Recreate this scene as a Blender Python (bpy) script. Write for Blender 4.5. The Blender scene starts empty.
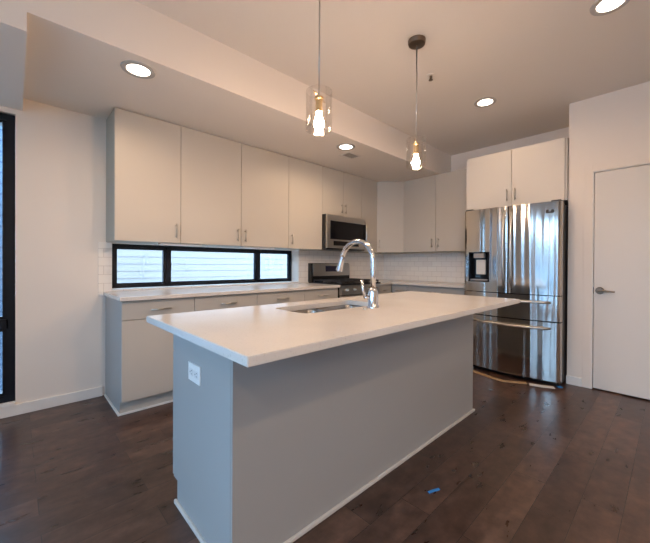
import bpy, bmesh, math, random
from mathutils import Vector, Matrix
random.seed(4)
S = bpy.context.scene
COL = S.collection

# ------------------------------------------------------------------ camera
F_PX, PPX, PPY = 329.97, 328.43, 265.97
CAM = Vector((-4.6223, -3.4782, 1.1691))
t, pp, rr = math.radians(46.442), math.radians(-0.3115), math.radians(-0.2997)
f0 = Vector((math.cos(t), math.sin(t), 0)); r0 = Vector((math.sin(t), -math.cos(t), 0)); z0 = Vector((0, 0, 1))
Fv = f0 * math.cos(pp) + z0 * math.sin(pp)
u0 = -f0 * math.sin(pp) + z0 * math.cos(pp)
Rv = r0 * math.cos(rr) - u0 * math.sin(rr)
Uv = r0 * math.sin(rr) + u0 * math.cos(rr)
cd = bpy.data.cameras.new('camera'); cam = bpy.data.objects.new('camera', cd); COL.objects.link(cam)
cd.sensor_fit = 'HORIZONTAL'; cd.sensor_width = 36; cd.lens = 36 * F_PX / 650
cd.shift_x = -(PPX - 325) / 650; cd.shift_y = -(271.5 - PPY) / 650
cd.clip_start = .02; cd.clip_end = 200
M = Matrix((Rv, Uv, -Fv)).transposed().to_4x4(); M.translation = CAM
cam.matrix_world = M
S.camera = cam

# ------------------------------------------------------------------ view, world, light levels
S.view_settings.view_transform = 'Standard'; S.view_settings.look = 'None'
S.view_settings.gamma = 1; S.view_settings.use_curve_mapping = False
S.view_settings.exposure = 0.0
SKY_STRENGTH = 12.5
SKY_COLOR = (0.48, 0.73, 1.0)
SOFFIT_W, MAIN_W, REAR_W = 8, 5, 20
LAMP_COLOR = (1.0, 0.70, 0.45)
BULB_STRENGTH = 620
w = bpy.data.worlds.new('world'); S.world = w; w.use_nodes = True
bg = w.node_tree.nodes['Background']; bg.inputs[0].default_value = (*SKY_COLOR, 1); bg.inputs[1].default_value = SKY_STRENGTH
S.cycles.max_bounces = 10; S.cycles.diffuse_bounces = 6; S.cycles.glossy_bounces = 5
S.cycles.transparent_max_bounces = 16; S.cycles.caustics_reflective = False; S.cycles.caustics_refractive = False
S.cycles.sample_clamp_indirect = 4

def portal(loc, rot, sx, sy):
    d = bpy.data.lights.new('window_portal', 'AREA'); d.shape = 'RECTANGLE'; d.size = sx; d.size_y = sy
    d.cycles.is_portal = True
    o = bpy.data.objects.new('window_portal', d); COL.objects.link(o); o.location = loc; o.rotation_euler = rot
    return o
# area-light portals fill the real window openings (they only guide sky sampling)
portal((-2.93, .22, 1.14), (-math.pi / 2, 0, 0), 2.1, .40)
portal((-5.51, .22, 1.2), (-math.pi / 2, 0, 0), 1.78, 2.2)
for py in (-2.425, -4.675):
    portal((-7.17, py, 1.25), (0, -math.pi / 2, 0), 2.3, 1.85)

# ------------------------------------------------------------------ key dimensions (metres)
H = 2.762; ZS = 2.437; YS = -1.208; XBEAM = -4.578; ZBEAM = 2.338
XD = -.655; YD = -2.744
XL = -7.0; YF = -7.0
CT = .914; CB = .884

# ------------------------------------------------------------------ materials
def nmat(name):
    m = bpy.data.materials.new(name); m.use_nodes = True
    nt = m.node_tree; b = nt.nodes['Principled BSDF']; return m, nt, b
def simple(name, col, rough=.5, metal=0.0, bump=0.0, bscale=60, spec=None, var=0.0):
    m, nt, b = nmat(name)
    b.inputs['Base Color'].default_value = (*col, 1); b.inputs['Roughness'].default_value = rough; b.inputs['Metallic'].default_value = metal
    if spec is not None: b.inputs['Specular IOR Level'].default_value = spec
    tc = nt.nodes.new('ShaderNodeTexCoord'); n = nt.nodes.new('ShaderNodeTexNoise'); n.inputs['Scale'].default_value = bscale
    n.inputs['Detail'].default_value = 3
    nt.links.new(tc.outputs['Object'], n.inputs['Vector'])
    if bump:
        bp = nt.nodes.new('ShaderNodeBump'); bp.inputs['Strength'].default_value = bump; bp.inputs['Distance'].default_value = .002
        nt.links.new(n.outputs['Fac'], bp.inputs['Height']); nt.links.new(bp.outputs['Normal'], b.inputs['Normal'])
    if var:
        cr = nt.nodes.new('ShaderNodeValToRGB')
        cr.color_ramp.elements[0].position = .3; cr.color_ramp.elements[1].position = .7
        cr.color_ramp.elements[0].color = (*[c * (1 - var) for c in col], 1); cr.color_ramp.elements[1].color = (*[min(1, c * (1 + var)) for c in col], 1)
        nt.links.new(n.outputs['Fac'], cr.inputs['Fac']); nt.links.new(cr.outputs['Color'], b.inputs['Base Color'])
    return m
def emit(name, col, s):
    m, nt, b = nmat(name)
    b.inputs['Base Color'].default_value = (*col, 1); b.inputs['Emission Color'].default_value = (*col, 1); b.inputs['Emission Strength'].default_value = s
    return m
def glass(name, tint=(1, 1, 1), refl=.08, rough=.0, k=.6):
    m = bpy.data.materials.new(name); m.use_nodes = True; nt = m.node_tree; nt.nodes.clear()
    out = nt.nodes.new('ShaderNodeOutputMaterial'); mx = nt.nodes.new('ShaderNodeMixShader')
    tr = nt.nodes.new('ShaderNodeBsdfTransparent'); tr.inputs[0].default_value = (*tint, 1)
    gl = nt.nodes.new('ShaderNodeBsdfGlossy'); gl.inputs['Roughness'].default_value = rough
    lw = nt.nodes.new('ShaderNodeLayerWeight'); lw.inputs['Blend'].default_value = .35
    mp = nt.nodes.new('ShaderNodeMath'); mp.operation = 'MULTIPLY_ADD'; mp.inputs[1].default_value = k; mp.inputs[2].default_value = refl * .5
    mp.use_clamp = True
    nt.links.new(lw.outputs['Fresnel'], mp.inputs[0]); nt.links.new(mp.outputs[0], mx.inputs[0])
    nt.links.new(tr.outputs[0], mx.inputs[1]); nt.links.new(gl.outputs[0], mx.inputs[2]); nt.links.new(mx.outputs[0], out.inputs[0])
    return m

WALL = simple('wall_paint', (.80, .735, .67), .7, bump=.08, bscale=350)
CEIL = simple('ceiling_paint', (.74, .69, .64), .8, bump=.08, bscale=300)
TRIM = simple('white_trim_paint', (.80, .78, .75), .4)
DOORP = simple('door_paint', (.70, .67, .63), .45)
CAB = simple('greige_cabinet_laminate', (.54, .50, .445), .42, bump=.03, bscale=200)
CABW = simple('pale_cabinet_laminate', (.64, .60, .55), .42, bump=.03, bscale=200)
ISL = simple('island_grey_laminate', (.365, .365, .36), .45, bump=.03, bscale=200)
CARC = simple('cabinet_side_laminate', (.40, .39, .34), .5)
DUCT_SHADE = simple('dark_duct_shade', (.12, .11, .10), .7)
NICKEL = simple('brushed_nickel', (.55, .52, .48), .3, 1.0, bump=.05, bscale=300)
CHROME = simple('polished_chrome', (.66, .66, .67), .16, 1.0)
BRASS = simple('aged_brass', (.62, .46, .26), .3, 1.0)
BRONZE = simple('dark_bronze_metal', (.22, .17, .13), .35, 1.0)
BLACKF = simple('black_window_frame', (.005, .009, .016), .35, spec=.3)
BLACK = simple('black_enamel', (.01, .01, .011), .25)
BLACKG = simple('black_glass', (.006, .006, .008), .08, spec=.25)
IRON = simple('cast_iron_grate', (.02, .02, .022), .55, bump=.3, bscale=200)
DGREY = simple('dark_grey_steel_side', (.035, .035, .038), .5)
PLAST = simple('white_plastic', (.80, .80, .79), .35)
SLOT = simple('dark_slot', (.03, .03, .03), .6)
GREYP = simple('grey_plastic', (.28, .28, .29), .4)
TAPE = simple('blue_painters_tape', (.03, .22, .55), .6)
CARD = simple('brown_cardboard', (.38, .26, .15), .8, var=.15, bscale=30)
WHITEP = simple('white_paper', (.65, .65, .66), .8)
WGLASS = glass('window_glass', (.93, .97, 1.0), .06)
PGLASS = glass('clear_lamp_glass', (.995, .985, .975), .03, 0, .25)
RING = simple('satin_grey_trim_ring', (.45, .43, .41), .5)
DIFF = emit('lamp_diffuser', (1, .90, .78), 9)
BULB = emit('warm_glowing_bulb', (1, .69, .465), BULB_STRENGTH)
LCD = emit('blue_led_display', (.06, .05, .35), .5)

def steel(name, col, rough, amp, sc=(1, 3, .5), dist=.02):
    m, nt, b = nmat(name)
    b.inputs['Base Color'].default_value = (*col, 1); b.inputs['Metallic'].default_value = 1; b.inputs['Roughness'].default_value = rough
    tc = nt.nodes.new('ShaderNodeTexCoord'); mp = nt.nodes.new('ShaderNodeMapping'); mp.inputs['Scale'].default_value = sc
    n = nt.nodes.new('ShaderNodeTexNoise'); n.inputs['Scale'].default_value = 3.2; n.inputs['Detail'].default_value = 1.0
    bp = nt.nodes.new('ShaderNodeBump'); bp.inputs['Strength'].default_value = amp; bp.inputs['Distance'].default_value = dist
    L = nt.links.new
    L(tc.outputs['Object'], mp.inputs['Vector']); L(mp.outputs[0], n.inputs['Vector']); L(n.outputs['Fac'], bp.inputs['Height']); L(bp.outputs[0], b.inputs['Normal'])
    return m
STEEL = steel('stainless_steel', (.52, .50, .475), .12, .9, (1, 2.6, .10), .03)
STEEL2 = steel('brushed_stainless', (.52, .50, .47), .3, .1, (1, 1, 1))
SINKM = steel('sink_steel', (.34, .32, .30), .25, .05, (1, 1, 1))

def quartz():
    m, nt, b = nmat('white_speckled_quartz'); L = nt.links.new
    tc = nt.nodes.new('ShaderNodeTexCoord'); v = nt.nodes.new('ShaderNodeTexNoise'); v.inputs['Scale'].default_value = 130; v.inputs['Detail'].default_value = 4
    n2 = nt.nodes.new('ShaderNodeTexNoise'); n2.inputs['Scale'].default_value = 4
    cr = nt.nodes.new('ShaderNodeValToRGB'); e = cr.color_ramp.elements
    e[0].position = .26; e[0].color = (.60, .57, .53, 1); e[1].position = .42; e[1].color = (.73, .69, .65, 1)
    mx = nt.nodes.new('ShaderNodeMixRGB'); mx.blend_type = 'MULTIPLY'; mx.inputs[0].default_value = .12
    L(tc.outputs['Object'], v.inputs['Vector']); L(tc.outputs['Object'], n2.inputs['Vector']); L(v.outputs['Fac'], cr.inputs['Fac'])
    L(cr.outputs['Color'], mx.inputs[1]); L(n2.outputs['Fac'], mx.inputs[2]); L(mx.outputs[0], b.inputs['Base Color'])
    b.inputs['Roughness'].default_value = .16
    return m
QUARTZ = quartz()

def tile(name, rot):
    m, nt, b = nmat(name); L = nt.links.new
    tc = nt.nodes.new('ShaderNodeTexCoord'); sp = nt.nodes.new('ShaderNodeSeparateXYZ'); cb = nt.nodes.new('ShaderNodeCombineXYZ')
    br = nt.nodes.new('ShaderNodeTexBrick'); br.offset = .5
    br.inputs['Scale'].default_value = 1; br.inputs['Brick Width'].default_value = .153; br.inputs['Row Height'].default_value = .0765
    br.inputs['Mortar Size'].default_value = .0022; br.inputs['Mortar Smooth'].default_value = .3
    br.inputs['Color1'].default_value = (.90, .86, .80, 1); br.inputs['Color2'].default_value = (.86, .81, .76, 1); br.inputs['Mortar'].default_value = (.66, .61, .56, 1)
    L(tc.outputs['Object'], sp.inputs[0]); L(sp.outputs['Y' if rot else 'X'], cb.inputs[0]); L(sp.outputs['Z'], cb.inputs[1]); L(cb.outputs[0], br.inputs['Vector'])
    L(br.outputs['Color'], b.inputs['Base Color']); b.inputs['Roughness'].default_value = .15
    bp = nt.nodes.new('ShaderNodeBump'); bp.invert = True; bp.inputs['Strength'].default_value = .5; bp.inputs['Distance'].default_value = .002
    L(br.outputs['Fac'], bp.inputs['Height']); L(bp.outputs[0], b.inputs['Normal'])
    return m
TILEA, TILEB = tile('white_subway_tile_back', 0), tile('white_subway_tile_side', 1)

def floor_mat():
    m, nt, b = nmat('dark_hickory_planks'); L = nt.links.new; N = nt.nodes.new
    tc = N('ShaderNodeTexCoord')
    br = N('ShaderNodeTexBrick'); br.offset = .37; br.offset_frequency = 2
    br.inputs['Scale'].default_value = 1; br.inputs['Brick Width'].default_value = .66; br.inputs['Row Height'].default_value = .155
    br.inputs['Mortar Size'].default_value = .0016; br.inputs['Mortar Smooth'].default_value = .2
    br.inputs['Color1'].default_value = (0, 0, 0, 1); br.inputs['Color2'].default_value = (1, 1, 1, 1); br.inputs['Mortar'].default_value = (.5, .5, .5, 1)
    off = N('ShaderNodeVectorMath'); off.operation = 'ADD'; off.inputs[1].default_value = (.58, .062, 0)
    L(tc.outputs['Object'], off.inputs[0]); L(off.outputs[0], br.inputs['Vector'])
    mp = N('ShaderNodeMapping'); mp.inputs['Scale'].default_value = (2.6, 7, 1)
    add = N('ShaderNodeVectorMath'); add.operation = 'ADD'
    sc = N('ShaderNodeVectorMath'); sc.operation = 'SCALE'; sc.inputs['Scale'].default_value = 7.3
    L(br.outputs['Color'], sc.inputs[0]); L(tc.outputs['Object'], mp.inputs[0]); L(mp.outputs[0], add.inputs[0]); L(sc.outputs[0], add.inputs[1])
    n1 = N('ShaderNodeTexNoise'); n1.inputs['Scale'].default_value = 2.2; n1.inputs['Detail'].default_value = 5; n1.inputs['Roughness'].default_value = .5; n1.inputs['Distortion'].default_value = .3
    L(add.outputs[0], n1.inputs['Vector'])
    n2 = N('ShaderNodeTexNoise'); n2.inputs['Scale'].default_value = 13; n2.inputs['Detail'].default_value = 3; n2.inputs['Roughness'].default_value = .6
    L(tc.outputs['Object'], n2.inputs['Vector'])
    c1 = N('ShaderNodeValToRGB'); e = c1.color_ramp.elements
    e[0].position = 0; e[0].color = (.046, .026, .020, 1); e[1].position = 1; e[1].color = (.090, .053, .040, 1)
    x = c1.color_ramp.elements.new(.5); x.color = (.066, .038, .029, 1)
    L(br.outputs['Color'], c1.inputs['Fac'])
    c2 = N('ShaderNodeValToRGB'); e = c2.color_ramp.elements
    e[0].position = .22; e[0].color = (.50, .47, .46, 1); e[1].position = .75; e[1].color = (1.5, 1.45, 1.4, 1)
    L(n1.outputs['Fac'], c2.inputs['Fac'])
    m1 = N('ShaderNodeMixRGB'); m1.blend_type = 'MULTIPLY'; m1.inputs[0].default_value = 1
    L(c1.outputs[0], m1.inputs[1]); L(c2.outputs[0], m1.inputs[2])
    c3 = N('ShaderNodeValToRGB'); e = c3.color_ramp.elements
    e[0].position = .25; e[0].color = (.50, .46, .45, 1); e[1].position = .75; e[1].color = (1.45, 1.43, 1.4, 1)
    L(n2.outputs['Fac'], c3.inputs['Fac'])
    m2 = N('ShaderNodeMixRGB'); m2.blend_type = 'MULTIPLY'; m2.inputs[0].default_value = .9
    L(m1.outputs[0], m2.inputs[1]); L(c3.outputs[0], m2.inputs[2])
    m3 = N('ShaderNodeMixRGB'); m3.inputs[2].default_value = (.012, .008, .006, 1)
    L(br.outputs['Fac'], m3.inputs[0]); L(m2.outputs[0], m3.inputs[1]); L(m3.outputs[0], b.inputs['Base Color'])
    b.inputs['Roughness'].default_value = .38
    mr = N('ShaderNodeMapRange'); mr.inputs['To Min'].default_value = .20; mr.inputs['To Max'].default_value = .42
    L(n1.outputs['Fac'], mr.inputs['Value']); L(mr.outputs[0], b.inputs['Roughness'])
    h = N('ShaderNodeMath'); h.operation = 'MULTIPLY_ADD'; h.inputs[1].default_value = -1.5
    L(br.outputs['Fac'], h.inputs[0]); L(n1.outputs['Fac'], h.inputs[2])
    bp = N('ShaderNodeBump'); bp.inputs['Strength'].default_value = .3; bp.inputs['Distance'].default_value = .003
    L(h.outputs[0], bp.inputs['Height']); L(bp.outputs[0], b.inputs['Normal'])
    return m
FLOOR = floor_mat()

def siding_mat():
    m, nt, b = nmat('white_lap_siding'); L = nt.links.new; N = nt.nodes.new
    b.inputs['Base Color'].default_value = (.6, .61, .6, 1); b.inputs['Roughness'].default_value = .6
    n = N('ShaderNodeTexNoise'); n.inputs['Scale'].default_value = 3; tc = N('ShaderNodeTexCoord'); L(tc.outputs['Object'], n.inputs[0])
    cr = N('ShaderNodeValToRGB'); cr.color_ramp.elements[0].color = (.24, .205, .19, 1); cr.color_ramp.elements[1].color = (.28, .24, .22, 1)
    L(n.outputs['Fac'], cr.inputs[0]); L(cr.outputs[0], b.inputs['Base Color'])
    return m
SIDING = siding_mat()

# ------------------------------------------------------------------ mesh helpers (world coordinates)
def B(bm, x0, x1, y0, y1, z0, z1, bev=0.0, seg=2):
    x0, x1 = min(x0, x1), max(x0, x1); y0, y1 = min(y0, y1), max(y0, y1); z0, z1 = min(z0, z1), max(z0, z1)
    r = bmesh.ops.create_cube(bm, size=1)
    for v in r['verts']:
        v.co = Vector(((x0 + x1) / 2 + v.co.x * (x1 - x0), (y0 + y1) / 2 + v.co.y * (y1 - y0), (z0 + z1) / 2 + v.co.z * (z1 - z0)))
    if bev:
        es = {e for v in r['verts'] for e in v.link_edges}
        bmesh.ops.bevel(bm, geom=list(es), offset=bev, segments=seg, affect='EDGES', profile=.6)
    return bm
def box(*a, **k): return B(bmesh.new(), *a, **k)
def prism(bm, pts, z0, z1, bev=0.0):
    """extrude a horizontal polygon from z0 to z1"""
    lo = [bm.verts.new((x, y, z0)) for x, y in pts]; hi = [bm.verts.new((x, y, z1)) for x, y in pts]
    n = len(pts); fs = [bm.faces.new(lo[::-1]), bm.faces.new(hi)]
    for i in range(n): fs.append(bm.faces.new((lo[i], lo[(i + 1) % n], hi[(i + 1) % n], hi[i])))
    bmesh.ops.recalc_face_normals(bm, faces=fs)
    if bev:
        bmesh.ops.bevel(bm, geom=list({e for f in fs for e in f.edges}), offset=bev, segments=2, affect='EDGES', profile=.6)
    return bm
def prism_y(bm, pts, x0, x1):
    """extrude a (y, z) polygon along x"""
    a = [bm.verts.new((x0, y, z)) for y, z in pts]; b = [bm.verts.new((x1, y, z)) for y, z in pts]
    n = len(pts); fs = [bm.faces.new(a[::-1]), bm.faces.new(b)]
    for i in range(n): fs.append(bm.faces.new((a[i], a[(i + 1) % n], b[(i + 1) % n], b[i])))
    bmesh.ops.recalc_face_normals(bm, faces=fs)
    return bm
def prism_x(bm, pts, y0, y1):
    a = [bm.verts.new((x, y0, z)) for x, z in pts]; b = [bm.verts.new((x, y1, z)) for x, z in pts]
    n = len(pts); fs = [bm.faces.new(a[::-1]), bm.faces.new(b)]
    for i in range(n): fs.append(bm.faces.new((a[i], a[(i + 1) % n], b[(i + 1) % n], b[i])))
    bmesh.ops.recalc_face_normals(bm, faces=fs)
    return bm
def tube(bm, path, rad, n=16, caps=True):
    path = [Vector(p) for p in path]; rads = rad if isinstance(rad, (list, tuple)) else [rad] * len(path)
    rings = []; prev = None
    for i, p in enumerate(path):
        d = (path[min(i + 1, len(path) - 1)] - path[max(i - 1, 0)]).normalized()
        if prev is None:
            a = Vector((0, 0, 1)) if abs(d.z) < .9 else Vector((1, 0, 0)); u = d.cross(a).normalized()
        else:
            u = (prev - d * prev.dot(d)).normalized()
        prev = u; v = d.cross(u)
        rings.append([bm.verts.new(p + (u * math.cos(2 * math.pi * k / n) + v * math.sin(2 * math.pi * k / n)) * rads[i]) for k in range(n)])
    fs = []
    for a, b in zip(rings, rings[1:]):
        for k in range(n): fs.append(bm.faces.new((a[k], a[(k + 1) % n], b[(k + 1) % n], b[k])))
    if caps:
        fs.append(bm.faces.new(rings[0][::-1])); fs.append(bm.faces.new(rings[-1]))
    bmesh.ops.recalc_face_normals(bm, faces=fs)
    return bm
def lathe(bm, prof, c, n=32, closed=False):
    """spin (r, z) points about the vertical axis at c"""
    rings = []
    for r, z in prof:
        rings.append([bm.verts.new((c[0] + r * math.cos(2 * math.pi * k / n), c[1] + r * math.sin(2 * math.pi * k / n), c[2] + z)) for k in range(n)] if r > 1e-6 else [bm.verts.new((c[0], c[1], c[2] + z))])
    prs = list(zip(rings, rings[1:])) + ([(rings[-1], rings[0])] if closed else [])
    fs = []
    for a, b in prs:
        for k in range(n):
            k2 = (k + 1) % n
            if len(a) == 1 and len(b) == 1: continue
            if len(a) == 1: fs.append(bm.faces.new((a[0], b[k2], b[k])))
            elif len(b) == 1: fs.append(bm.faces.new((a[k], a[k2], b[0])))
            else: fs.append(bm.faces.new((a[k], a[k2], b[k2], b[k])))
    bmesh.ops.recalc_face_normals(bm, faces=fs)
    return bm
def root_of(o):
    while o.parent: o = o.parent
    return o
def mk(name, bm, mat, parent=None, smooth=False, origin=None):
    """link bm (world coordinates) as one mesh object, under its parent when it is a part"""
    me = bpy.data.meshes.new(name); o = bpy.data.objects.new(name, me); COL.objects.link(o)
    if parent: off = Vector(root_of(parent).location)
    elif origin is not None: off = Vector(origin)
    else:
        bb = [v.co for v in bm.verts]
        off = Vector(((min(c.x for c in bb) + max(c.x for c in bb)) / 2, (min(c.y for c in bb) + max(c.y for c in bb)) / 2, min(c.z for c in bb)))
    for v in bm.verts: v.co -= off
    bm.to_mesh(me); bm.free(); me.materials.append(mat)
    if smooth:
        for p in me.polygons: p.use_smooth = True
        if smooth == 'auto': me.set_sharp_from_angle(angle=math.radians(35))
    if parent: o.parent = parent
    else: o.location = off
    return o
def thing(name, label, cat, loc, group=None):
    o = bpy.data.objects.new(name, None); COL.objects.link(o); o.empty_display_size = .1
    o.location = loc; o['label'] = label; o['category'] = cat
    if group: o['group'] = group
    return o
def tag(o, label, cat, group=None):
    o['label'] = label; o['category'] = cat
    if group: o['group'] = group
    return o
def struct(o, label=None):
    o['kind'] = 'structure'
    if label: o['label'] = label
    return o
def copy_thing(src, loc, label):
    r = src.copy(); COL.objects.link(r); r.location = loc; r['label'] = label
    def rec(a, b):
        for ch in [x for x in COL.objects if x.parent == a]:
            c = ch.copy(); COL.objects.link(c); c.parent = b; rec(ch, c)
    rec(src, r)
    return r
def wall_x(bm, x0, x1, z0, z1, y0, y1, holes):
    """wall running along x between y0 and y1, with rectangular holes (hx0, hx1, hz0, hz1)"""
    xs = sorted({x0, x1, *[h[0] for h in holes], *[h[1] for h in holes]})
    for a, b in zip(xs, xs[1:]):
        zz = z0
        for h in sorted([h for h in holes if h[0] <= a + 1e-6 and h[1] >= b - 1e-6], key=lambda h: h[2]):
            if h[2] > zz: B(bm, a, b, y0, y1, zz, h[2])
            zz = h[3]
        if zz < z1: B(bm, a, b, y0, y1, zz, z1)
    bmesh.ops.remove_doubles(bm, verts=bm.verts, dist=1e-5)
    return bm
def wall_y(bm, y0, y1, z0, z1, x0, x1, holes):
    wall_x(bm, y0, y1, z0, z1, x0, x1, holes)
    for v in bm.verts: v.co = Vector((v.co.y, v.co.x, v.co.z))
    bmesh.ops.reverse_faces(bm, faces=bm.faces[:])
    return bm

# ------------------------------------------------------------------ the room
struct(mk('floor', box(XL - .2, .2, YF - .2, .2, -.1, 0), FLOOR, origin=(0, 0, 0)), 'dark brown wide-plank hardwood floor')
struct(mk('ceiling', box(XL - .2, .2, YF - .2, .2, H, H + .12), CEIL, origin=(0, 0, H)), 'smooth painted main ceiling')
struct(mk('soffit', box(XBEAM, 0, YS, 0, ZS, H), WALL, origin=(0, 0, ZS)), 'dropped soffit running over the window wall cabinets')
struct(mk('soffit_beam', box(XL, XBEAM - .0, YS, 0, ZBEAM, H), WALL, origin=(0, 0, ZBEAM)), 'lower bulkhead left of the soffit above the tall window')
W1 = (-3.992, -1.872, .930, 1.3515)           # strip window opening
W2 = (-6.40, -4.618, .10, 2.30)              # tall window opening
bm = wall_x(bmesh.new(), XL - .2, .2, 0, H, 0, .21, [W1, W2])
struct(mk('wall_back', bm, WALL, origin=(0, 0, 0)), 'painted wall behind the long run of cabinets')
struct(mk('wall_right', box(0, .18, YF, 0, 0, H), WALL, origin=(0, 0, 0)), 'painted wall behind the refrigerator')
DY0, DY1, DZ = -2.930, -3.745, 2.062
bm = wall_y(bmesh.new(), YF, YD, 0, H, XD, XD + .14, [(DY1, DY0, 0, DZ)])
B(bm, XD + .14, 0, YD - .12, YD, 0, H)
struct(mk('wall_pantry', bm, WALL, origin=(0, 0, 0)), 'painted wall beside the refrigerator that holds the white door')
WL = [(-3.35, -1.50, .10, 2.40), (-5.60, -3.75, .10, 2.40)]
struct(mk('wall_left', wall_y(bmesh.new(), YF, 0, 0, H, XL - .18, XL, WL), WALL, origin=(0, 0, 0)), 'painted wall with tall windows at the far left of the room')
struct(mk('wall_front', box(XL - .2, .2, YF - .18, YF, 0, H), WALL, origin=(0, 0, 0)), 'painted wall behind the camera')

def baseboard(name, x0, x1, y0, y1):
    bm = box(x0, x1, y0, y1, 0, .083, bev=.003)
    struct(mk(name, bm, TRIM, origin=(0, 0, 0)))
baseboard('baseboard_back', XL + .014, -4.062, -.014, 0)
baseboard('baseboard_pantry', XD - .014, XD, -2.864, YD + .004)
baseboard('baseboard_pantry_front', XD - .014, XD, YF, -3.815)
baseboard('baseboard_left', XL, XL + .014, YF, 0)
baseboard('baseboard_front', XL + .014, XD - .014, YF, YF + .014)

# tiled backsplashes
bm = wall_x(bmesh.new(), -4.094, -.001, CT - .03, 1.353, -.009, -.0005, [W1])
struct(mk('tile_backsplash_back', bm, TILEA, origin=(0, 0, CT)), 'white subway tile backsplash under the long row of wall cabinets')
struct(mk('tile_backsplash_right', box(-.009, -.0005, -1.775, -.0095, CT - .03, 1.353), TILEB, origin=(0, 0, CT)), 'white subway tile backsplash left of the refrigerator')

# ---- windows
def frame_x(bm, x0, x1, z0, z1, y0, y1, wd, wz=None):
    wz = wz or wd
    B(bm, x0, x0 + wd, y0, y1, z0, z1); B(bm, x1 - wd, x1, y0, y1, z0, z1)
    B(bm, x0 + wd, x1 - wd, y0, y1, z0, z0 + wz); B(bm, x0 + wd, x1 - wd, y0, y1, z1 - wz, z1)
    return bm
def window_empty(name, label, loc):
    o = bpy.data.objects.new(name, None); COL.objects.link(o); o.location = loc; o['kind'] = 'structure'; o['label'] = label; return o
w1 = window_empty('window_1', 'long low black-framed strip window between counter and wall cabinets', (-2.93, .1, .93))
x0, x1, z0, z1 = W1
bm = frame_x(bmesh.new(), x0 + .002, x1 - .002, z0 + .002, z1 - .002, .145, .20, .030, .030)
B(bm, x0 + .03, x0 + .055, .145, .20, z0 + .02, z1 - .02)
for c in (-3.475, -2.400): B(bm, c - .022, c + .022, .145, .20, z0 + .02, z1 - .02)
mk('window_frame', bm, BLACKF, w1)
sash = [(-3.938, -3.497), (-3.453, -2.422), (-2.378, -1.902)]
for a, b in sash:
    s = mk('sash', frame_x(bmesh.new(), a, b, z0 + .030, z1 - .032, .155, .19, .016, .018), BLACKF, w1)
    mk('pane', box(a + .01, b - .01, .17, .174, z0 + .04, z1 - .042), WGLASS, s)
mk('latch', box(-3.448, -3.440, .138, .156, 1.10, 1.17), BLACKF, w1)
mk('latch', box(-2.440, -2.432, .138, .156, 1.10, 1.17), BLACKF, w1)
mk('window_sill', box(x0 + .001, x1 - .001, -.004, .1445, z0 - .0295, z0 + .004, bev=.002), TRIM, w1)

def tall_window(name, label, x0, x1, z0, z1, plane, horiz=True, tr=.70, wood=None):
    loc = ((x0 + x1) / 2, .1, z0) if plane is None else (plane, (x0 + x1) / 2, z0)
    o = window_empty(name, label, loc)
    def put(n, bm, m, par):
        if plane is not None:
            for v in bm.verts: v.co = Vector((plane - v.co.y, v.co.x, v.co.z))
        return mk(n, bm, m, par)
    y0, y1 = (.03, .209 if plane is None else .11)
    bm = frame_x(bmesh.new(), x0 + .002, x1 - (.0003 if plane is None else .002), z0 + .002, z1 - .002, y0, y1, .050)
    mid = (x0 + x1) / 2
    B(bm, mid - .03, mid + .03, y0, y1, z0 + .03, z1 - .03)
    for a, b in ((x0 + .04, mid - .02), (mid + .02, x1 - .04)): B(bm, a, b, y0, y1, tr - .035, tr + .035)
    fr = put('window_frame', bm, BLACKF, o)
    for a, b in ((x0 + .05, mid - .03), (mid + .03, x1 - .05)):
        for c, d in ((z0 + .05, tr - .035), (tr + .035, z1 - .05)):
            s = put('sash', frame_x(bmesh.new(), a, b, c, d, y0 + .015, y0 + .065, .022), BLACKF, o)
            put('pane', box(a + .012, b - .012, .06, .064, c + .012, d - .012), WGLASS, s)
    put('window_sill', box(x0 + .001, x1 - .001, -.022, .03, z0 - .02, z0 + .003, bev=.002), TRIM, o)
    return o
tall_window('window_2', 'tall black-framed window at the left edge', *W2, None)
tall_window('window_3', 'tall black-framed window in the far left wall near the kitchen', *WL[0], XL)
tall_window('window_4', 'tall black-framed window in the far left wall near the camera side', *WL[1], XL)

# ---- door
d1 = window_empty('door_1', 'plain pale slab door right of the refrigerator', (XD, (DY0 + DY1) / 2, 0))
bm = bmesh.new()
B(bm, XD, XD + .14, DY0 - .012, DY0, 0, DZ); B(bm, XD, XD + .14, DY1, DY1 + .012, 0, DZ); B(bm, XD, XD + .14, DY1 + .012, DY0 - .012, DZ - .012, DZ)
B(bm, XD + .05, XD + .065, DY0 - .03, DY0 - .012, 0, DZ - .012); B(bm, XD + .05, XD + .065, DY1 + .012, DY1 + .03, 0, DZ - .012)
mk('door_frame', bm, TRIM, d1)
bm = bmesh.new()
B(bm, XD - .006, XD, DY0 - .004, DY0 + .062, 0, DZ + .062, bev=.002); B(bm, XD - .006, XD, DY1 - .062, DY1 + .004, 0, DZ + .062, bev=.002)
B(bm, XD - .006, XD, DY1 + .004, DY0 - .004, DZ - .004, DZ + .062, bev=.002)
mk('door_casing', bm, WALL, d1)
dp = mk('door_panel', box(XD + .006, XD + .044, DY1 + .016, DY0 - .017, .012, DZ - .017, bev=.002), DOORP, d1)
bm = bmesh.new(); hy, hz = -2.992, .935
tube(bm, [(XD + .006, hy, hz), (XD - .004, hy, hz), (XD - .010, hy, hz)], [.033, .033, .027], 28)
tube(bm, [(XD - .008, hy, hz), (XD - .050, hy, hz)], .011, 16)
tube(bm, [(XD - .050, hy + .012, hz), (XD - .051, hy - .03, hz), (XD - .050, hy - .075, hz - .002), (XD - .046, hy - .112, hz - .003)], [.0105, .010, .008, .007], 14)
mk('door_handle', bm, BRONZE, dp, 'auto')
mk('latch_plate', box(XD + .004, XD + .0065, DY0 - .0165, DY0 - .012, hz - .03, hz + .03), BLACK, d1)

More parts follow.
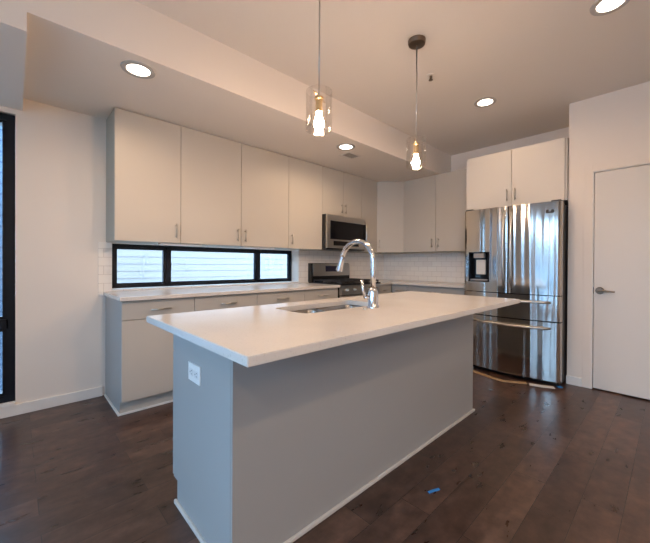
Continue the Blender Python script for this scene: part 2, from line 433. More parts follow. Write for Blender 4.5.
# ------------------------------------------------------------------ neighbouring house seen through the glass
nb = thing('neighbouring_house', 'white house wall with horizontal lap siding outside the windows', 'house', (-1.5, 3.2, -1))
bm = bmesh.new(); z = -1.0
while z < 2.1:
    prism_y(bm, [(3.088, z), (3.10, z + .127), (3.2, z + .127), (3.2, z)], -4.4, 1.5); z += .127
mk('siding', bm, SIDING, nb)
mk('eave', box(-4.6, 1.7, 2.85, 3.3, 2.12, 2.24), TRIM, nb)
struct(mk('outside_ground', box(-30, 12, -20, 25, -1.2, -1.0), simple('pale_concrete', (.62, .61, .58), .9, var=.1, bscale=2), origin=(0, 0, -1.1)), 'pale ground outside the house')
nb3 = thing('side_house', 'blue-grey house wall seen through the tall window at the left, shade painted into its dark colour', 'house', (-8, 3.6, -1))
bm = bmesh.new(); z = -1.0
while z < 3.6:
    prism_y(bm, [(3.488, z), (3.50, z + .16), (3.6, z + .16), (3.6, z)], -12, -4.75); z += .16
mk('siding', bm, simple('shaded_blue_grey_siding', (.045, .075, .115), .6), nb3)  # shade on the neighbouring wall is put into this dark siding colour
mk('fascia', box(-12.2, -4.7, 3.3, 3.7, 3.62, 3.76), TRIM, nb3)
nb2 = thing('distant_house', 'grey-blue neighbouring house across the street seen from the left windows', 'house', (-22, -3, -1.0))
bm = bmesh.new(); z = -1.0
while z < 1.2:
    prism_x(bm, [(-20.9, z), (-20.96, z + .127), (-21.1, z + .127), (-21.1, z)], -12, 5); z += .127
mk('siding', bm, simple('blue_grey_siding', (.35, .40, .46), .7), nb2)
mk('roof', prism_x(bmesh.new(), [(-20.5, 1.25), (-25.5, 3.4), (-25.5, 1.25)], -12.4, 5.4), simple('grey_shingles', (.16, .16, .17), .9), nb2)

# ------------------------------------------------------------------ cabinet helpers
def pull_bm(c, axis, out, ln=.128):
    """bar pull: centre c on the door face, axis of the bar, outward normal"""
    c = Vector(c); a = Vector(axis); o = Vector(out); bm = bmesh.new()
    tube(bm, [c + o * .028 - a * ln / 2, c + o * .028 + a * ln / 2], .0056, 12)
    for s in (-1, 1):
        tube(bm, [c - o * .001 + a * s * (ln / 2 - .018), c + o * .028 + a * s * (ln / 2 - .018)], .0048, 10)
    return bm
UG = 'flat-panel wall cabinets'
def upper_back(x0, x1, z0, z1, label, doors, handle, mat=CAB):
    """wall cabinet on the window wall; handle: list of x positions (None for none)"""
    c = thing('wall_cabinet', label, 'cabinet', ((x0 + x1) / 2, -.16, z0), UG)
    mk('carcass', box(x0 + .0008, x1 - .0008, -.3245, -.010 if z0 < 1.36 and 0 else -.0005, z0, z1), CARC, c)
    xs = [x0 + (x1 - x0) * i / doors for i in range(doors + 1)]
    for i in range(doors):
        d = mk('door', box(xs[i] + .0018, xs[i + 1] - .0018, -.345, -.3255, z0 + .002, z1 - .004, bev=.0012), mat, c)
        if handle[i] is not None:
            mk('handle', pull_bm((handle[i], -.345, z0 + .11), (0, 0, 1), (0, -1, 0)), NICKEL, d, True)
    return c
def upper_right(y0, y1, z0, z1, label, handle):
    c = thing('wall_cabinet', label, 'cabinet', (-.16, (y0 + y1) / 2, z0), UG)
    mk('carcass', box(-.3245, -.0005, y0 + .0008, y1 - .0008, z0, z1), CARC, c)
    d = mk('door', box(-.345, -.3255, y0 + .0018, y1 - .0018, z0 + .002, z1 - .004, bev=.0012), CAB, c)
    mk('handle', pull_bm((-.345, handle, z0 + .12), (0, 0, 1), (-1, 0, 0)), NICKEL, d, True)
    return c
ZU, ZT = 1.3535, 2.4335
upper_back(-4.037, -3.517, ZU, ZT, 'leftmost tall greige wall cabinet, its side showing at the left', 1, [-3.560])
upper_back(-3.517, -2.906, ZU, ZT, 'second tall greige wall cabinet from the left, wide door with pull at right', 1, [-2.950])
upper_back(-2.906, -2.291, ZU, ZT, 'third tall greige wall cabinet from the left, pull at lower left', 1, [-2.862])
upper_back(-2.291, -1.757, ZU, ZT, 'tall greige wall cabinet directly left of the microwave', 1, [-2.247])
upper_back(-1.757, -.985, 1.812, ZT, 'short two-door greige cabinet above the microwave', 2, [-1.405, -1.337])
upper_back(-.985, -.622, ZU, ZT, 'narrow greige wall cabinet between microwave and diagonal corner cabinet', 1, [None])
# diagonal corner cabinet
c = thing('corner_wall_cabinet', 'diagonal greige corner wall cabinet where the two cabinet rows meet', 'cabinet', (-.25, -.25, ZU), UG)
mk('carcass', prism(bmesh.new(), [(-.0005, -.0005), (-.6205, -.0005), (-.6205, -.322), (-.322, -.6205), (-.0005, -.6205)], ZU, ZT), CARC, c)
n = Vector((-1, -1, 0)).normalized(); a = Vector((-.6185, -.326, 0)); b = Vector((-.326, -.6185, 0)); q = (b - a).normalized()
a2, b2 = a + q * .004, b - q * .004; o1, o2 = n * .001, n * .0195
d = mk('door', prism(bmesh.new(), [tuple((p)[:2]) for p in (a2 + o1, b2 + o1, b2 + o2, a2 + o2)], ZU + .002, ZT - .004), CAB, c)
hc = a2 + q * .040 + o2; hc.z = ZU + .12
mk('handle', pull_bm(hc, (0, 0, 1), n), NICKEL, d, True)
upper_right(-.622 - .533, -.622, ZU, ZT, 'greige wall cabinet right of the diagonal corner cabinet', -1.105)
upper_right(-1.706, -1.157, ZU, ZT, 'greige wall cabinet directly left of the refrigerator cabinet', -1.205)
# over-fridge cabinet
FY0, FY1 = -1.735, -2.7375
c = thing('wall_cabinet', 'pale two-door cabinet above the refrigerator', 'cabinet', (-.34, (FY0 + FY1) / 2, 1.815), UG)
mk('carcass', box(-.6745, -.0005, FY1, FY0, 1.815, 2.432), CABW, c)
ym = -2.239
for ya, yb, hyy in ((FY1 + .018, ym - .002, ym - .040), (ym + .002, FY0 - .014, ym + .040)):
    d = mk('door', box(-.696, -.6755, ya, yb, 1.817, 2.430, bev=.0012), CABW, c)
    mk('handle', pull_bm((-.696, hyy, 1.935), (0, 0, 1), (-1, 0, 0)), NICKEL, d, True)

# under-cabinet light bars
for i, (xa, xb, yy, lb) in enumerate(((-3.68, -3.30, -.27, 'slim white light bar under the second wall cabinet from the left'), (-2.86, -2.46, -.27, 'slim white light bar under the third wall cabinet from the left'))):
    l = thing('under_cabinet_light', lb, 'light', ((xa + xb) / 2, yy, 1.335), 'light bars under the wall cabinets')
    mk('housing', box(xa, xb, yy - .035, yy + .035, 1.3385, 1.353, bev=.003), PLAST, l)
    mk('lens', box(xa + .02, xb - .02, yy - .022, yy + .022, 1.3355, 1.3395, bev=.001), PLAST, l)

# ---- base cabinets on the window wall
BG = 'base cabinets on the window wall'
TK = .110; YB = -.61
def notch_side(bm, x0, x1):
    return prism_y(bm, [(-.0005, 0), (-.546, 0), (-.546, TK), (-.589, TK), (-.589, CB - .001), (-.0005, CB - .001)], x0, x1)
def base_back(x0, x1, label, end=False, ndoor=1):
    c = thing('base_cabinet', label, 'cabinet', ((x0 + x1) / 2, -.3, 0), BG)
    mk('carcass', notch_side(bmesh.new(), x0 + .0008, x1 - .0008), ISL if end else CARC, c)
    d = mk('drawer', box(x0 + .002, x1 - .002, YB, -.5895, .735, CB - .006, bev=.0012), CAB, c)
    mk('handle', pull_bm(((x0 + x1) / 2, YB, .802), (1, 0, 0), (0, -1, 0), .15), NICKEL, d, True)
    for i in range(ndoor):
        a = x0 + (x1 - x0) * i / ndoor; b = x0 + (x1 - x0) * (i + 1) / ndoor
        d = mk('door', box(a + .002, b - .002, YB, -.5895, TK + .004, .730, bev=.0012), CAB, c)
    mk('toe_kick', box(x0 + .0008, x1 - .0008, -.5505, -.5462, 0.0, TK - .002), CAB, c)
    return c
base_back(-4.0395, -3.493, 'leftmost base cabinet on the window wall, its side panel exposed', True)
base_back(-3.493, -2.873, 'second base cabinet from the left under the strip window', ndoor=2)
base_back(-2.873, -2.263, 'third base cabinet from the left under the strip window', ndoor=2)
base_back(-2.263, -1.730, 'base cabinet directly left of the range')
struct(mk('trim_1', bmesh.ops and (lambda bm: (B(bm, -4.053, -4.0395, -.559, -.0145, 0, .016, bev=.003), B(bm, -4.053, -1.765, -.5645, -.551, 0, .016, bev=.003), bm)[2])(bmesh.new()), TRIM, origin=(0, 0, 0)))
c = thing('base_cabinet', 'narrow base cabinet filling the corner right of the range', 'cabinet', (-.5, -.3, 0), BG)
mk('carcass', notch_side(bmesh.new(), -.938, -.0005), CARC, c)
d = mk('drawer', box(-.936, -.632, YB, -.5895, .735, CB - .006, bev=.0012), CAB, c)
mk('handle', pull_bm((-.784, YB, .802), (1, 0, 0), (0, -1, 0), .10), NICKEL, d, True)
mk('door', box(-.936, -.632, YB, -.5895, TK + .004, .730, bev=.0012), CAB, c)
def base_right(y0, y1, label):
    c = thing('base_cabinet', label, 'cabinet', (-.3, (y0 + y1) / 2, 0), 'base cabinets on the refrigerator wall')
    mk('carcass', prism_x(bmesh.new(), [(-.0005, 0), (-.546, 0), (-.546, TK), (-.589, TK), (-.589, CB - .001), (-.0005, CB - .001)], y0 + .0008, y1 - .0008), CARC, c)
    d = mk('drawer', box(YB, -.5895, y0 + .002, y1 - .002, .735, CB - .006, bev=.0012), ISL, c)
    mk('handle', pull_bm((YB, (y0 + y1) / 2, .802), (0, 1, 0), (-1, 0, 0), .13), NICKEL, d, True)
    mk('door', box(YB, -.5895, y0 + .002, y1 - .002, TK + .004, .730, bev=.0012), ISL, c)
base_right(-.878, -.592 - .02, 'small base cabinet beside the inside corner on the refrigerator wall')
base_right(-1.772, -.880, 'wide base cabinet directly left of the refrigerator')

# countertops
tag(mk('countertop', box(-4.0575, -1.7275, -.65, -.0095, CB, CT, bev=.002), QUARTZ), 'long pale quartz countertop under the strip window', 'countertop')
bm = prism(bmesh.new(), [(-.0095, -.0095), (-.939, -.0095), (-.939, -.65), (-.65, -.65), (-.65, -1.775), (-.0095, -1.775)], CB, CT, bev=.002)
tag(mk('countertop', bm, QUARTZ), 'L-shaped pale quartz countertop in the far corner beside the refrigerator', 'countertop')

# ------------------------------------------------------------------ range
RX0, RX1 = -1.722, -.944
r = thing('gas_range', 'stainless and black gas range between the base cabinets', 'range', ((RX0 + RX1) / 2, -.34, 0))
mk('body', box(RX0 + .004, RX1 - .004, -.62, -.030, .02, .905), BLACK, r)
mk('cooktop', box(RX0 + .002, RX1 - .002, -.665, -.030, .905, .925, bev=.004), BLACK, r)
d = mk('oven_door', box(RX0 + .006, RX1 - .006, -.655, -.6215, .24, .775, bev=.004), STEEL2, r)
mk('oven_window', box(RX0 + .12, RX1 - .12, -.658, -.6545, .36, .64), BLACKG, d)
bm = bmesh.new(); tube(bm, [(RX0 + .06, -.70, .725), (RX1 - .06, -.70, .725)], .011, 14)
for x in (RX0 + .09, RX1 - .09): tube(bm, [(x, -.654, .725), (x, -.70, .725)], .008, 10)
mk('handle', bm, STEEL2, d, True)
mk('storage_drawer', box(RX0 + .006, RX1 - .006, -.652, -.6215, .07, .232, bev=.003), STEEL2, r)
for x in (RX0 + .06, RX1 - .06):
    for y in (-.10, -.56): mk('foot', tube(bmesh.new(), [(x, y, 0), (x, y, .021)], .018, 12), BLACK, r)
mk('control_panel', prism_y(bmesh.new(), [(-.6215, .782), (-.668, .788), (-.655, .902), (-.6215, .902)], RX0 + .004, RX1 - .004), STEEL2, r)
for i in range(5):
    x = RX0 + .10 + i * (RX1 - RX0 - .20) / 4
    bm = bmesh.new(); tube(bm, [(x, -.660, .846), (x, -.676, .845), (x, -.700, .843), (x, -.703, .843)], [.024, .023, .019, .015], 20)
    k = mk('knob', bm, NICKEL, r, 'auto')
bm = prism_y(bmesh.new(), [(-.012, .926), (-.085, .926), (-.085, .99), (-.075, 1.17), (-.060, 1.182), (-.012, 1.182)], RX0 + .012, RX1 - .012)
bgd = mk('backguard', bm, BLACK, r)
bm = bmesh.new(); xa, xb = RX0 + .04, RX1 - .014
prism_y(bm, [(-.0855, 1.005), (-.0925, 1.006), (-.0835, 1.172), (-.076, 1.176)], xa, xb)
fc = mk('control_face', bm, STEEL2, bgd)
bm = prism_y(bmesh.new(), [(-.0885, 1.065), (-.0925, 1.065), (-.0885, 1.145), (-.0845, 1.145)], RX0 + .27, RX0 + .50)
mk('display', bm, simple('dark_blue_display', (.012, .010, .035), .1), fc if False else bgd)
for gx in (RX0 + .14, (RX0 + RX1) / 2, RX1 - .14):
    bm = bmesh.new(); w_ = .115
    for x in (gx - w_, gx + w_): B(bm, x - .006, x + .006, -.64, -.12, .945, .960)
    for y in (-.635, -.51, -.38, -.25, -.125): B(bm, gx - w_, gx + w_, y - .006, y + .006, .945, .960)
    B(bm, gx - .006, gx + .006, -.64, -.12, .946, .964)
    for x in (gx - w_, gx + w_):
        for y in (-.635, -.38, -.125): B(bm, x - .007, x + .007, y - .007, y + .007, .925, .947)
    mk('grate', bm, IRON, r)
for gx in (RX0 + .14, RX1 - .14):
    for y in (-.51, -.25):
        mk('burner', lathe(bmesh.new(), [(0, .9245), (.052, .9245), (.050, .936), (.036, .938), (.034, .944), (0, .944)], (gx, y, 0), 24), IRON, r, 'auto')
mk('burner', lathe(bmesh.new(), [(0, .9245), (.052, .9245), (.050, .936), (.036, .938), (.034, .944), (0, .944)], ((RX0 + RX1) / 2, -.38, 0), 24), IRON, r, 'auto')

# ------------------------------------------------------------------ microwave
MX0, MX1, MZ0, MZ1 = -1.7535, -.9855, 1.378, 1.8105
mw = thing('microwave', 'stainless over-the-range microwave with a dark glass door', 'microwave', ((MX0 + MX1) / 2, -.2, MZ0))
mk('body', box(MX0 + .002, MX1 - .002, -.402, -.010, MZ0 - .012, MZ1), BLACK, mw)
d = mk('door', box(MX0 + .003, MX1 - .003, -.430, -.4025, MZ0, MZ1 - .003, bev=.003), STEEL2, mw)
mk('window', box(MX0 + .060, MX1 - .012, -.4335, -.4295, MZ0 + .115, MZ1 - .080, bev=.001), BLACKG, d)
mk('control_strip', box(MX0 + .12, MX1 - .16, -.4330, -.4295, MZ0 + .035, MZ0 + .095, bev=.001), BLACKG, d)
bm = bmesh.new(); hx = MX1 - .028
tube(bm, [(hx, -.430, MZ1 - .050), (hx, -.458, MZ1 - .075), (hx, -.466, MZ1 - .2), (hx, -.458, MZ0 + .05), (hx, -.430, MZ0 + .03)], .011, 12)
mk('handle', bm, NICKEL, d, True)
mk('vent_grille', box(MX0 + .03, MX1 - .03, -.36, -.08, MZ0 - .016, MZ0 - .011), DGREY, mw)

# ------------------------------------------------------------------ refrigerator
RY0, RY1 = -1.802, -2.733
YC = (RY0 + RY1) / 2
def bow(y): return -.868 - .052 * (1 - ((y - YC) / ((RY0 - RY1) / 2)) ** 2)
def door_profile(ya, yb, xb=-.806, n=10, rnd=.010, ra=True, rb=True):
    """plan outline of a bowed door from ya down to yb; ya > yb"""
    pts = [(xb, ya), ]
    ys = [ya - (ya - yb) * i / n for i in range(n + 1)]
    out = []
    for i, y in enumerate(ys):
        x = bow(y)
        if i == 0 and ra: out += [(x + rnd, y), (x + rnd * .3, y - rnd * .3), (bow(y - rnd), y - rnd)]
        elif i == n and rb: out += [(bow(y + rnd), y + rnd), (x + rnd * .3, y + rnd * .3), (x + rnd, y)]
        else: out.append((x, y))
    return [(xb, ya)] + out + [(xb, yb)]
fr = thing('refrigerator', 'stainless french-door refrigerator with two bottom drawers and ice dispenser', 'refrigerator', (-.45, YC, 0))
mk('body', box(-.800, -.030, RY1 + .006, RY0 - .006, .025, 1.765, bev=.004), DGREY, fr)
mk('toe_grille', box(-.835, -.8005, RY1 + .02, RY0 - .02, .012, .050), BLACK, fr)
for x in (-.76, -.10):
    for y in (RY0 - .07, RY1 + .07): mk('foot', tube(bmesh.new(), [(x, y, 0), (x, y, .026)], .02, 12), BLACK, fr)
yS = -2.281
Z1, Z2 = .880, 1.782
dy0, dy1, dz0, dz1 = -1.868, -2.095, .985, 1.312
bm = bmesh.new()
prism(bm, door_profile(RY0, yS + .003), Z1, dz0); prism(bm, door_profile(RY0, yS + .003), dz1, Z2)
prism(bm, door_profile(RY0, dy0, n=3, rb=False), dz0, dz1); prism(bm, door_profile(dy1, yS + .003, ra=False), dz0, dz1)
ld = mk('left_door', bm, STEEL, fr, 'auto')
bm = bmesh.new()
xi = -.835
B(bm, xi - .004, xi, dy1, dy0, dz0, dz1); 
B(bm, -.905, xi, dy0 - .018, dy0, dz0, dz1); B(bm, -.912, xi, dy1, dy1 + .018, dz0, dz1)
B(bm, -.910, xi, dy1, dy0, dz1 - .014, dz1); B(bm, -.915, xi, dy1, dy0, dz0, dz0 + .014)
dsp = mk('dispenser', bm, BLACKG, ld)
mk('control_pad', box(-.911, -.86, -2.035, -1.925, dz1 - .065, dz1 - .016, bev=.002), GREYP, dsp)
mk('paddle', box(-.862, -.842, -2.035, -1.935, dz0 + .08, dz1 - .085, bev=.004), simple('light_grey_plastic', (.62, .62, .6), .35), dsp)
mk('drip_tray', box(-.905, xi - .004, dy1 + .02, dy0 - .02, dz0 + .014, dz0 + .026), GREYP, dsp)
rd = mk('right_door', prism(bmesh.new(), door_profile(yS - .003, RY1), Z1, Z2), STEEL, fr, 'auto')
bm = bmesh.new(); B(bm, -.8925, -.885, -2.677, -2.652, 1.675, 1.706, bev=.006); B(bm, -.8965, -.887, -2.632, -2.607, 1.675, 1.708, bev=.006); B(bm, -.8945, -.885, -2.672, -2.612, 1.676, 1.688, bev=.002)
mk('badge', bm, SLOT, rd)
def vhandle(y):
    bm = bmesh.new(); x = bow(y); pts = []; 
    for i in range(15):
        s = i / 14; pts.append((x + .006 - .052 * math.sin(math.pi * s) ** .45, y, .935 + .80 * s))
    tube(bm, pts, .0125, 14); return bm
mk('handle', vhandle(yS + .036), STEEL2, ld, True); mk('handle', vhandle(yS - .036), STEEL2, rd, True)
def hhandle(z):
    bm = bmesh.new(); pts = []
    for i in range(21):
        s = i / 20; y = -1.905 - .745 * s; pts.append((bow(y) + .006 - .045 * math.sin(math.pi * s) ** .28, y, z))
    tube(bm, pts, .012, 14); return bm
md = mk('upper_drawer', prism(bmesh.new(), door_profile(RY0, RY1, n=18), .628, .872), STEEL, fr, 'auto')
mk('handle', hhandle(.806), STEEL2, md, True)
ldw = mk('lower_drawer', prism(bmesh.new(), door_profile(RY0, RY1, n=18), .050, .617), STEEL, fr, 'auto')
mk('handle', hhandle(.556), STEEL2, ldw, True)
mk('hinge_cover', box(-.86, -.72, RY1 + .01, RY1 + .09, 1.7655, 1.800, bev=.006), DGREY, fr)
mk('hinge_cover', box(-.86, -.72, RY0 - .09, RY0 - .01, 1.7655, 1.800, bev=.006), DGREY, fr)

# ------------------------------------------------------------------ island
IX0, IX1, IY0, IY1 = -4.047, -1.964, -1.742, -2.356
isl = thing('kitchen_island', 'long grey kitchen island base with a plain end panel and back panel', 'island', ((IX0 + IX1) / 2, (IY0 + IY1) / 2, 0))
yk = IY0 - .070
def isl_prof(bm, xa, xb, top): return prism_y(bm, [(IY1 + .0005, 0), (yk, 0), (yk, TK), (IY0 - .0205, TK), (IY0 - .0205, top), (IY1 + .0005, top)], xa, xb)
bm = isl_prof(bmesh.new(), IX0 + .0205, -3.60, CB - .001); isl_prof(bm, -3.60, -2.84, .64); isl_prof(bm, -2.84, IX1 - .0205, CB - .001)
B(bm, -3.60, -2.84, IY1 + .0005, -2.225, .64, CB - .001); B(bm, -3.60, -2.84, -1.790, IY0 - .0205, .64, CB - .001)
mk('carcass', bm, ISL, isl)
mk('end_panel', prism_y(bmesh.new(), [(IY1 + .0005, 0), (yk, 0), (yk, TK), (IY0 - .0205, TK), (IY0 - .0205, CB - .001), (IY1 + .0005, CB - .001)], IX0, IX0 + .02), ISL, isl)
mk('end_panel', prism_y(bmesh.new(), [(IY1 + .0005, 0), (yk, 0), (yk, TK), (IY0 - .0205, TK), (IY0 - .0205, CB - .001), (IY1 + .0005, CB - .001)], IX1 - .02, IX1), ISL, isl)
mk('back_panel', box(IX0 + .001, IX1 - .001, IY1 - .012, IY1, 0, CB - .001, bev=.001), ISL, isl)
bm = bmesh.new()
B(bm, IX0 - .013, IX0, IY1 - .012, yk + .012, 0, .018, bev=.004); B(bm, IX0 - .013, IX1 + .013, IY1 - .026, IY1 - .0125, 0, .018, bev=.004)
B(bm, IX1, IX1 + .013, IY1 - .012, yk, 0, .018, bev=.004)
mk('shoe_moulding', bm, simple('grey_shoe_moulding', (.60, .58, .55), .45), isl)
xs = [IX0, -3.62, -2.80, -2.38, IX1]
for a, b in zip(xs, xs[1:]):
    two = b - a > .6
    for p, q2 in (((a, (a + b) / 2), ((a + b) / 2, b)) if two else ((a, b),)):
        d = mk('door', box(p + .002, q2 - .002, IY0 - .020, IY0, TK + .004, .730 if not two else CB - .006, bev=.0012), ISL, isl)
        mk('handle', pull_bm((q2 - .04, IY0, .62), (0, 0, 1), (0, 1, 0)), NICKEL, d, True)
    if not two:
        d = mk('drawer', box(a + .002, b - .002, IY0 - .020, IY0, .735, CB - .006, bev=.0012), ISL, isl)
        mk('handle', pull_bm(((a + b) / 2, IY0, .80), (1, 0, 0), (0, 1, 0), .15), NICKEL, d, True)

# island top with a cut-out for the sink: outer slab polygon bridged to a rounded hole
TX0, TX1, TY0, TY1 = -4.1605, -1.8635, -1.7165, -2.673
SX0, SX1, SY0, SY1 = -3.545, -2.895, -1.875, -2.175
def rrect(x0, x1, y0, y1, r, n=6):
    x0, x1 = min(x0, x1), max(x0, x1); y0, y1 = min(y0, y1), max(y0, y1); P = []
    for cx, cy, a0 in ((x1 - r, y1 - r, 0), (x0 + r, y1 - r, 90), (x0 + r, y0 + r, 180), (x1 - r, y0 + r, 270)):
        for i in range(n + 1):
            a = math.radians(a0 + 90 * i / n); P.append((cx + r * math.cos(a), cy + r * math.sin(a)))
    return P
def slab_with_hole(bm, outer, hole, z0, z1):
    def ring(P, z): return [bm.verts.new((x, y, z)) for x, y in P]
    oh, ol, hh, hl = ring(outer, z1), ring(outer, z0), ring(hole, z1), ring(hole, z0)
    fs = []
    for A, Bq in ((oh, hh), (ol, hl)):
        es = []
        for Rg in (A, Bq):
            for i in range(len(Rg)): es.append(bm.edges.new((Rg[i], Rg[(i + 1) % len(Rg)])))
        res = bmesh.ops.triangle_fill(bm, edges=es, use_beauty=True)
        fs += [g for g in res['geom'] if isinstance(g, bmesh.types.BMFace)]
    for hi, lo in ((oh, ol), (hh, hl)):
        for i in range(len(hi)):
            j = (i + 1) % len(hi); fs.append(bm.faces.new((hi[i], hi[j], lo[j], lo[i])))
    bmesh.ops.recalc_face_normals(bm, faces=bm.faces[:])
    return bm
bm = slab_with_hole(bmesh.new(), [(TX0, TY1), (TX1, TY1), (TX1, TY0), (TX0, TY0)], rrect(SX0, SX1, SY0, SY1, .05), CB - .001 + .001, CT)
es = [e for e in bm.edges if len(e.link_faces) == 2 and e.calc_face_angle(0) > .8 and all(abs(v.co.x - TX0) < 1e-4 or abs(v.co.x - TX1) < 1e-4 or abs(v.co.y - TY0) < 1e-4 or abs(v.co.y - TY1) < 1e-4 for v in e.verts)]
bmesh.ops.bevel(bm, geom=es, offset=.0025, segments=2, affect='EDGES')
itop = tag(mk('island_countertop', bm, QUARTZ), 'pale speckled quartz slab on top of the kitchen island', 'countertop')

# undermount double sink
sk = thing('kitchen_sink', 'undermount stainless double-bowl sink set in the island top', 'sink', ((SX0 + SX1) / 2, (SY0 + SY1) / 2, CB - .2))
def bowl(x0, x1, y0, y1):
    bm = bmesh.new(); rings = []
    for ins, z in ((-.004, CB - .002), (.0, CB - .012), (.006, CB - .14), (.02, CB - .185), (.05, CB - .195)):
        rings.append([bm.verts.new((x, y, z)) for x, y in rrect(x0 + ins, x1 - ins, y1 + ins, y0 - ins, .045, 5)])
    for a, b in zip(rings, rings[1:]):
        for i in range(len(a)):
            j = (i + 1) % len(a); bm.faces.new((a[i], a[j], b[j], b[i]))
    bm.faces.new(rings[-1])
    bmesh.ops.recalc_face_normals(bm, faces=bm.faces[:])
    bmesh.ops.reverse_faces(bm, faces=bm.faces[:])
    bmesh.ops.solidify(bm, geom=bm.faces[:], thickness=.0015)
    return bm
xm = -3.235
for a, b in ((SX0, xm - .011), (xm + .011, SX1)):
    bo = mk('bowl', bowl(a, b, SY0, SY1), SINKM, sk, 'auto')
    mk('drain', lathe(bmesh.new(), [(0, 0), (.042, 0), (.044, .004), (.030, .005), (.026, .002), (0, .002)], ((a + b) / 2, (SY0 + SY1) / 2, CB - .1945), 24), CHROME, bo, 'auto')
mk('divider', box(xm - .0115, xm + .0115, SY1 + .002, SY0 - .002, CB - .05, CB - .006, bev=.004), SINKM, sk)

# faucet
FX, FY = -3.090, -2.250
fc = thing('kitchen_faucet', 'tall chrome gooseneck pull-down faucet on the island', 'faucet', (FX, FY, CT))
mk('base', lathe(bmesh.new(), [(0, 0), (.034, 0), (.034, .006), (.030, .012), (.0285, .09), (.026, .105), (.0185, .115), (0, .115)], (FX, FY, CT), 28), CHROME, fc, 'auto')
pts = [(FX, FY, CT + .11), (FX, FY, CT + .20), (FX, FY, 1.182)]
R_ = .128
for i in range(1, 19):
    a = math.pi * i / 18 * .92
    pts.append((FX, FY + R_ - R_ * math.cos(a), 1.182 + R_ * math.sin(a)))
e = Vector(pts[-1]); dr = (e - Vector(pts[-2])).normalized()
mk('spout', tube(bmesh.new(), pts, .0155, 20), CHROME, fc, True)
bm = tube(bmesh.new(), [e - dr * .002, e + dr * .012, e + dr * .05, e + dr * .088, e + dr * .092], [.0165, .0185, .0195, .024, .020], 20)
sh = mk('spray_head', bm, CHROME, fc, 'auto')
mk('nozzle', tube(bmesh.new(), [e + dr * .091, e + dr * .096], .0145, 18), GREYP, sh)
bm = bmesh.new()
tube(bm, [(FX - .018, FY + .006, CT + .060), (FX - .045, FY + .014, CT + .062), (FX - .055, FY + .018, CT + .066)], [.013, .012, .010], 14)
tube(bm, [(FX - .050, FY + .017, CT + .064), (FX - .062, FY + .024, CT + .10), (FX - .066, FY + .030, CT + .165)], [.011, .0095, .009], 12)
mk('lever', bm, CHROME, fc, True)
# soap / air switch button in front of the faucet
tag(mk('deck_plug', lathe(bmesh.new(), [(0, 0), (.017, 0), (.017, .004), (.013, .007), (0, .007)], (-3.172, -2.262, CT), 24), NICKEL, None, 'auto'), 'small round metal hole cover on the island top beside the faucet', 'hole cover')

# outlet on the island end
ou = thing('electrical_outlet', 'white outlet plate on the left end of the island', 'outlet', (IX0, -2.027, .64))
oy0, oy1, oz0, oz1 = -2.090, -1.965, .648, .728
mk('cover_plate', box(IX0 - .007, IX0 - .0002, oy0, oy1, oz0, oz1, bev=.002), PLAST, ou)
for cy in (-2.055, -2.000):
    f = mk('receptacle', box(IX0 - .0085, IX0 - .0065, cy - .021, cy + .021, .672, .704, bev=.0008), simple('ivory_plastic', (.72, .72, .72), .4), ou)
    bm = bmesh.new()
    for dz in (-.007, .007): B(bm, IX0 - .0092, IX0 - .0082, cy - .012, cy - .003, .688 + dz - .001, .688 + dz + .001)
    B(bm, IX0 - .0092, IX0 - .0082, cy + .007, cy + .011, .6855, .6905)
    mk('slots', bm, SLOT, f)

# ------------------------------------------------------------------ pendants
def pendant(px, py, label):
    o = thing('pendant_light', label, 'pendant lamp', (px, py, 1.836), 'glass cylinder pendants over the island')
    zb, zt, rg = 1.862, 2.062, .068
    mk('canopy', lathe(bmesh.new(), [(0, H - .036), (.040, H - .036), (.057, H - .030), (.061, H - .018), (.061, H - .0005), (0, H - .0005)], (px, py, 0), 32), BRONZE, o, 'auto')
    mk('rod', tube(bmesh.new(), [(px, py, zt - .03), (px, py, H - .034)], .0042, 12), NICKEL, o, True)
    so = mk('socket', lathe(bmesh.new(), [(0, zt - .02), (.010, zt - .022), (.024, zt - .030), (.024, zt - .040), (.018, zt - .045), (.0175, zt - .098), (.0195, zt - .100), (.0195, zt - .108), (0, zt - .108)], (px, py, 0), 24), BRASS, o, 'auto')
    bm = bmesh.new()
    tube(bm, [(px + (rg - .002) * math.cos(.4), py + (rg - .002) * math.sin(.4), zt - .026), (px - (rg - .002) * math.cos(.4), py - (rg - .002) * math.sin(.4), zt - .026)], .003, 8)
    for k in range(0):
        a = 2 * math.pi * k / 3 + .4
        tube(bm, [(px + .02 * math.cos(a), py + .02 * math.sin(a), zt - .035), (px + (rg - .001) * math.cos(a), py + (rg - .001) * math.sin(a), zt - .020)], .0025, 8)
    mk('shade_holder', bm, BRASS, o, True)
    mk('glass_shade', lathe(bmesh.new(), [(rg, zb), (rg, zt), (rg - .003, zt), (rg - .003, zb + .003), (rg - .003, zb)], (px, py, 0), 48, closed=True), PGLASS, o, 'auto')
    zs = zt - .107
    mk('bulb', lathe(bmesh.new(), [(0, zs), (.011, zs), (.012, zs - .008), (.016, zs - .022), (.023, zs - .045), (.027, zs - .060), (.024, zs - .074), (.013, zs - .085), (0, zs - .088)], (px, py, 0), 24), BULB, so, True)
    return o
pendant(-3.480, -2.20, 'nearer glass cylinder pendant with glowing bulb, over the island left half')
pendant(-2.552, -2.20, 'farther glass cylinder pendant with bronze canopy, over the island right half')

